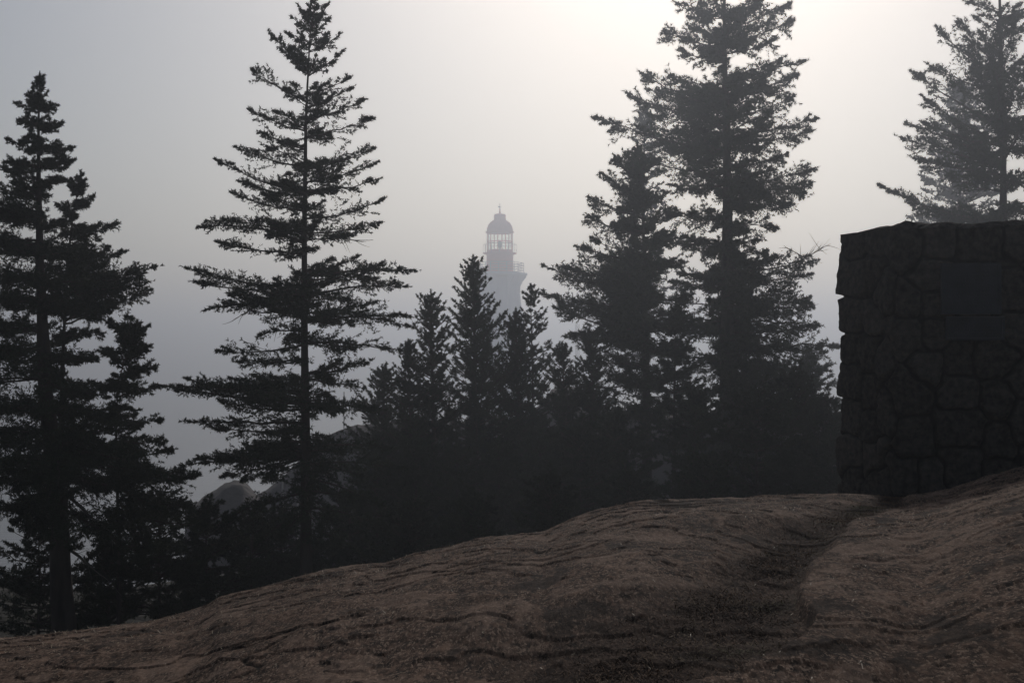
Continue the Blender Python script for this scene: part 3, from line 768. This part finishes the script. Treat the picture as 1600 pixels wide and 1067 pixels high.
# --- right edge fir, over the wall
b4 = [(-60, 1530, -100), (-20, 1520, -40), (-10, 1600, -40), (20, 1510, 3), (30, 1610, 10), (50, 1522, 26), (60, 1620, 40), (90, 1530, 50), (110, 1496, 30), (125, 1463, 42, .05), (120, 1630, 90), (140, 1530, 110), (150, 1449, 100), (160, 1640, 140), (175, 1490, 130), (200, 1423, 111, .05), (190, 1510, 175), (200, 1640, 190), (225, 1440, 150), (230, 1440, 190), (250, 1414, 192, .03), (235, 1640, 240), (262, 1404, 213, .03), (275, 1427, 246, .0), (280, 1640, 290), (300, 1480, 270), (320, 1640, 330), (345, 1371, 288, .12), (350, 1420, 318), (360, 1640, 370), (370, 1500, 350), (400, 1420, 390), (440, 1450, 430), (440, 1640, 430)]
fir("fir_tree", "tall fir behind the monument at the right edge, cut off by the frame", 38, [(1556, -140), (1562, 0), (1567, 200), (1570, 500), (1572, 740)], 26, b4, 47, var=4, dens=1.2, fat=1.25, hang=.15, vlen=(.3, .8))
fir("fir_tree", "pale fir in thicker fog behind the right-edge fir", 72, [(1500, 130), (1500, 300), (1500, 600)], 16, auto_brs((1500, 130), 420, 95, 110, 26, 8, rise=.3, power=.7), 53, var=2, dens=.9)
fir("fir_tree", "hazy wide fir filling the gap low against the left side of the monument", 46, [(1262, 548), (1262, 650), (1262, 790)], 12, auto_brs((1262, 548), 800, 90, 90, 18, 9, rise=.25, power=.5), 59, var=2, dens=.8)

# --- middle group of smaller firs in front of the lighthouse
mids = [
    ("bushy fir with a blunt twin top left of the middle group", 38, (673, 460), 860, 75, 75, 32, 14, 3, .75),
    ("pointed fir with a bare tip rising in front of the lighthouse", 39, (739, 404), 860, 66, 84, 40, 15, 3, .75),
    ("rounded fir covering the foot of the lighthouse tower", 40, (806, 488), 860, 75, 65, 30, 13, 3, 1.0),
    ("slender sparse fir immediately right of the lighthouse tower", 41, (829, 448), 850, 40, 62, 24, 7, 1, .75),
    ("short rounded fir between the slender fir and the dense big fir", 42, (879, 540), 850, 68, 65, 22, 9, 3, 1.0),
    ("low fir beneath the left boughs of the dense big fir", 43, (924, 538), 850, 75, 75, 22, 10, 3, 1.0),
    ("small spiky fir nestled under the right boughs of the tall slender fir", 40, (597, 576), 870, 70, 75, 24, 9, 3, .9),
    ("squat fir between the small spiky fir and the bushy twin-top fir", 37, (638, 535), 880, 75, 75, 24, 10, 3, .9),
]
for i, (lab, D, top, by, wl, wr, n, tw, vr, ft) in enumerate(mids):
    D = D * .62
    fir("fir_tree", lab, D, [top, (top[0] + 4, (top[1] + by) / 2), (top[0] + 6, by - 20)], tw, auto_brs(top, by, wl * 1.45, wr * 1.45, int(n * 1.15), 60 + i, rise=.58, power=.72, rag=.6), 70 + i, var=vr, dens=.95, fat=ft, fine=.72, roll=.6, vlen=(.3, .9), arch=.1)

# --- dark understorey: young firs and scrub between the trunks
under = [(60, 800, 26, 110), (250, 770, 27, 100), (322, 788, 28, 80), (395, 800, 30, 80), (440, 796, 31, 70), (545, 770, 33, 90), (590, 700, 36, 90), (650, 690, 34, 100), (715, 700, 33, 100), (780, 690, 35, 100), (845, 680, 36, 100), (905, 670, 35, 100),
         (960, 650, 36, 100), (1085, 612, 37, 100), (1180, 610, 38, 100), (1240, 585, 40, 90), (1285, 625, 40, 90), (1300, 690, 38, 80), (860, 745, 26, 90), (980, 740, 30, 80), (740, 770, 26, 90), (1100, 720, 30, 80), (640, 790, 27, 90), (170, 850, 26, 90), (480, 850, 31, 80)]
first = None
rgu = np.random.default_rng(99)
for i, (px, py, D, w) in enumerate(under):
    D = D * .62
    if first is None or i in (5, 11):
        first = fir("young_fir", "low dark young fir in the dense understorey behind the rock crest", D, [(px, py), (px + 2, py + 120), (px, py + 170)], 8, auto_brs((px, py), py + 190, w, w, 13, 200 + i, rise=.3, power=.5), 210 + i, var=3, dens=.9, group="young firs of the dark understorey")
        fD, fpx, fpy = D, px, py; continue
    c = first.copy(); COL.objects.link(c)
    k = D / fD * rgu.uniform(.9, 1.15)
    p = at(px, py, D); p0 = at(fpx, fpy, fD); off_ = p0[2] - first.location.z
    c.location = (p[0], p[1], p[2] - off_ * k); c.scale = (k, k, k); c.rotation_euler = (0, 0, rgu.uniform(0, 6.28))
    for ch in first.children:
        d = ch.copy(); COL.objects.link(d); d.parent = c

# bare twigs: a dead spray by the monument and dead twigs hanging in the tall fir
def twigs(root, start, end, D, n, seed, name="dead_spray", th=1.1):
    rg = np.random.default_rng(seed); s = D / F; cr = Crown(seed, s)
    A = at(*start, D); T = at(*end, D); L_ = np.linalg.norm(T - A)
    tt = np.linspace(0, 1, 12)[:, None]; main = A + (T - A) * tt + np.array([0, 0, .0]) + np.cumsum(rg.normal(0, .008, (12, 3)), 0) * L_
    cr.limb(main, th * s, .35 * s, 4)
    for k in range(n):
        q = main[rg.integers(2, 11)]; d = nrm(T - A + rg.normal(0, .75, 3) * L_); l = rg.uniform(.2, .5) * L_
        pts = q + d * l * np.linspace(0, 1, 6)[:, None] + np.array([0, 0, 1]) * (np.linspace(0, 1, 6)[:, None] ** 2) * l * rg.uniform(-.3, .3)
        cr.limb(pts, .55 * s, .22 * s, 3)
    o = np_mesh(name, np.concatenate(cr.tv), np.concatenate(cr.tf), M_dead, root, smooth=True)
trees = {o["label"]: o for o in COL.objects if o.type == 'EMPTY' and "label" in o}
big = next(o for l, o in trees.items() if l.startswith("largest fir"))
tall = next(o for l, o in trees.items() if l.startswith("tall slender dark"))
twigs(big, (1243, 412), (1299, 382), 37, 16, 1); twigs(big, (1262, 405), (1226, 385), 37, 8, 2); twigs(big, (1230, 462), (1268, 478), 37, 10, 3)
leftfir = next(o for l, o in trees.items() if l.startswith("broad dark fir"))
for k, (a_, b_) in enumerate([((86, 690), (-10, 722)), ((88, 705), (15, 770)), ((90, 735), (30, 805)), ((95, 720), (160, 780)), ((98, 770), (190, 850)), ((98, 810), (40, 870)), ((100, 850), (170, 905))]):
    twigs(leftfir, a_, b_, 15, 9, 30 + k, "dead_branch", 3.2)
for k, (a_, b_) in enumerate([((520, 372), (585, 374)), ((560, 410), (590, 442)), ((470, 420), (440, 462)), ((400, 478), (360, 502)), ((470, 515), (420, 520)), ((520, 290), (560, 300)), ((395, 650), (350, 660)), ((430, 740), (395, 700))]):
    twigs(tall, a_, b_, 16.5, 7, 10 + k)

# ------------------------------------------------------------------ haze
m = bpy.data.materials.new("haze"); m.use_nodes = True
t = m.node_tree; t.nodes.remove(t.nodes["Principled BSDF"])
pv = t.nodes.new("ShaderNodeVolumePrincipled")
pv.inputs["Color"].default_value = (.86, .91, 1.0, 1)
pv.inputs["Density"].default_value = HAZE_DENSITY
pv.inputs["Anisotropy"].default_value = HAZE_G
t.links.new(pv.outputs[0], t.nodes["Material Output"].inputs["Volume"])
hz = MB().box((0, 1420, (HAZE_TOP - 27) / 2), (1560, 0, 0), (0, 1540, 0), (0, 0, (HAZE_TOP + 27) / 2)).build("haze", m)
tag(hz, "sea fog thickening with distance and hiding the water", "fog", kind="stuff")
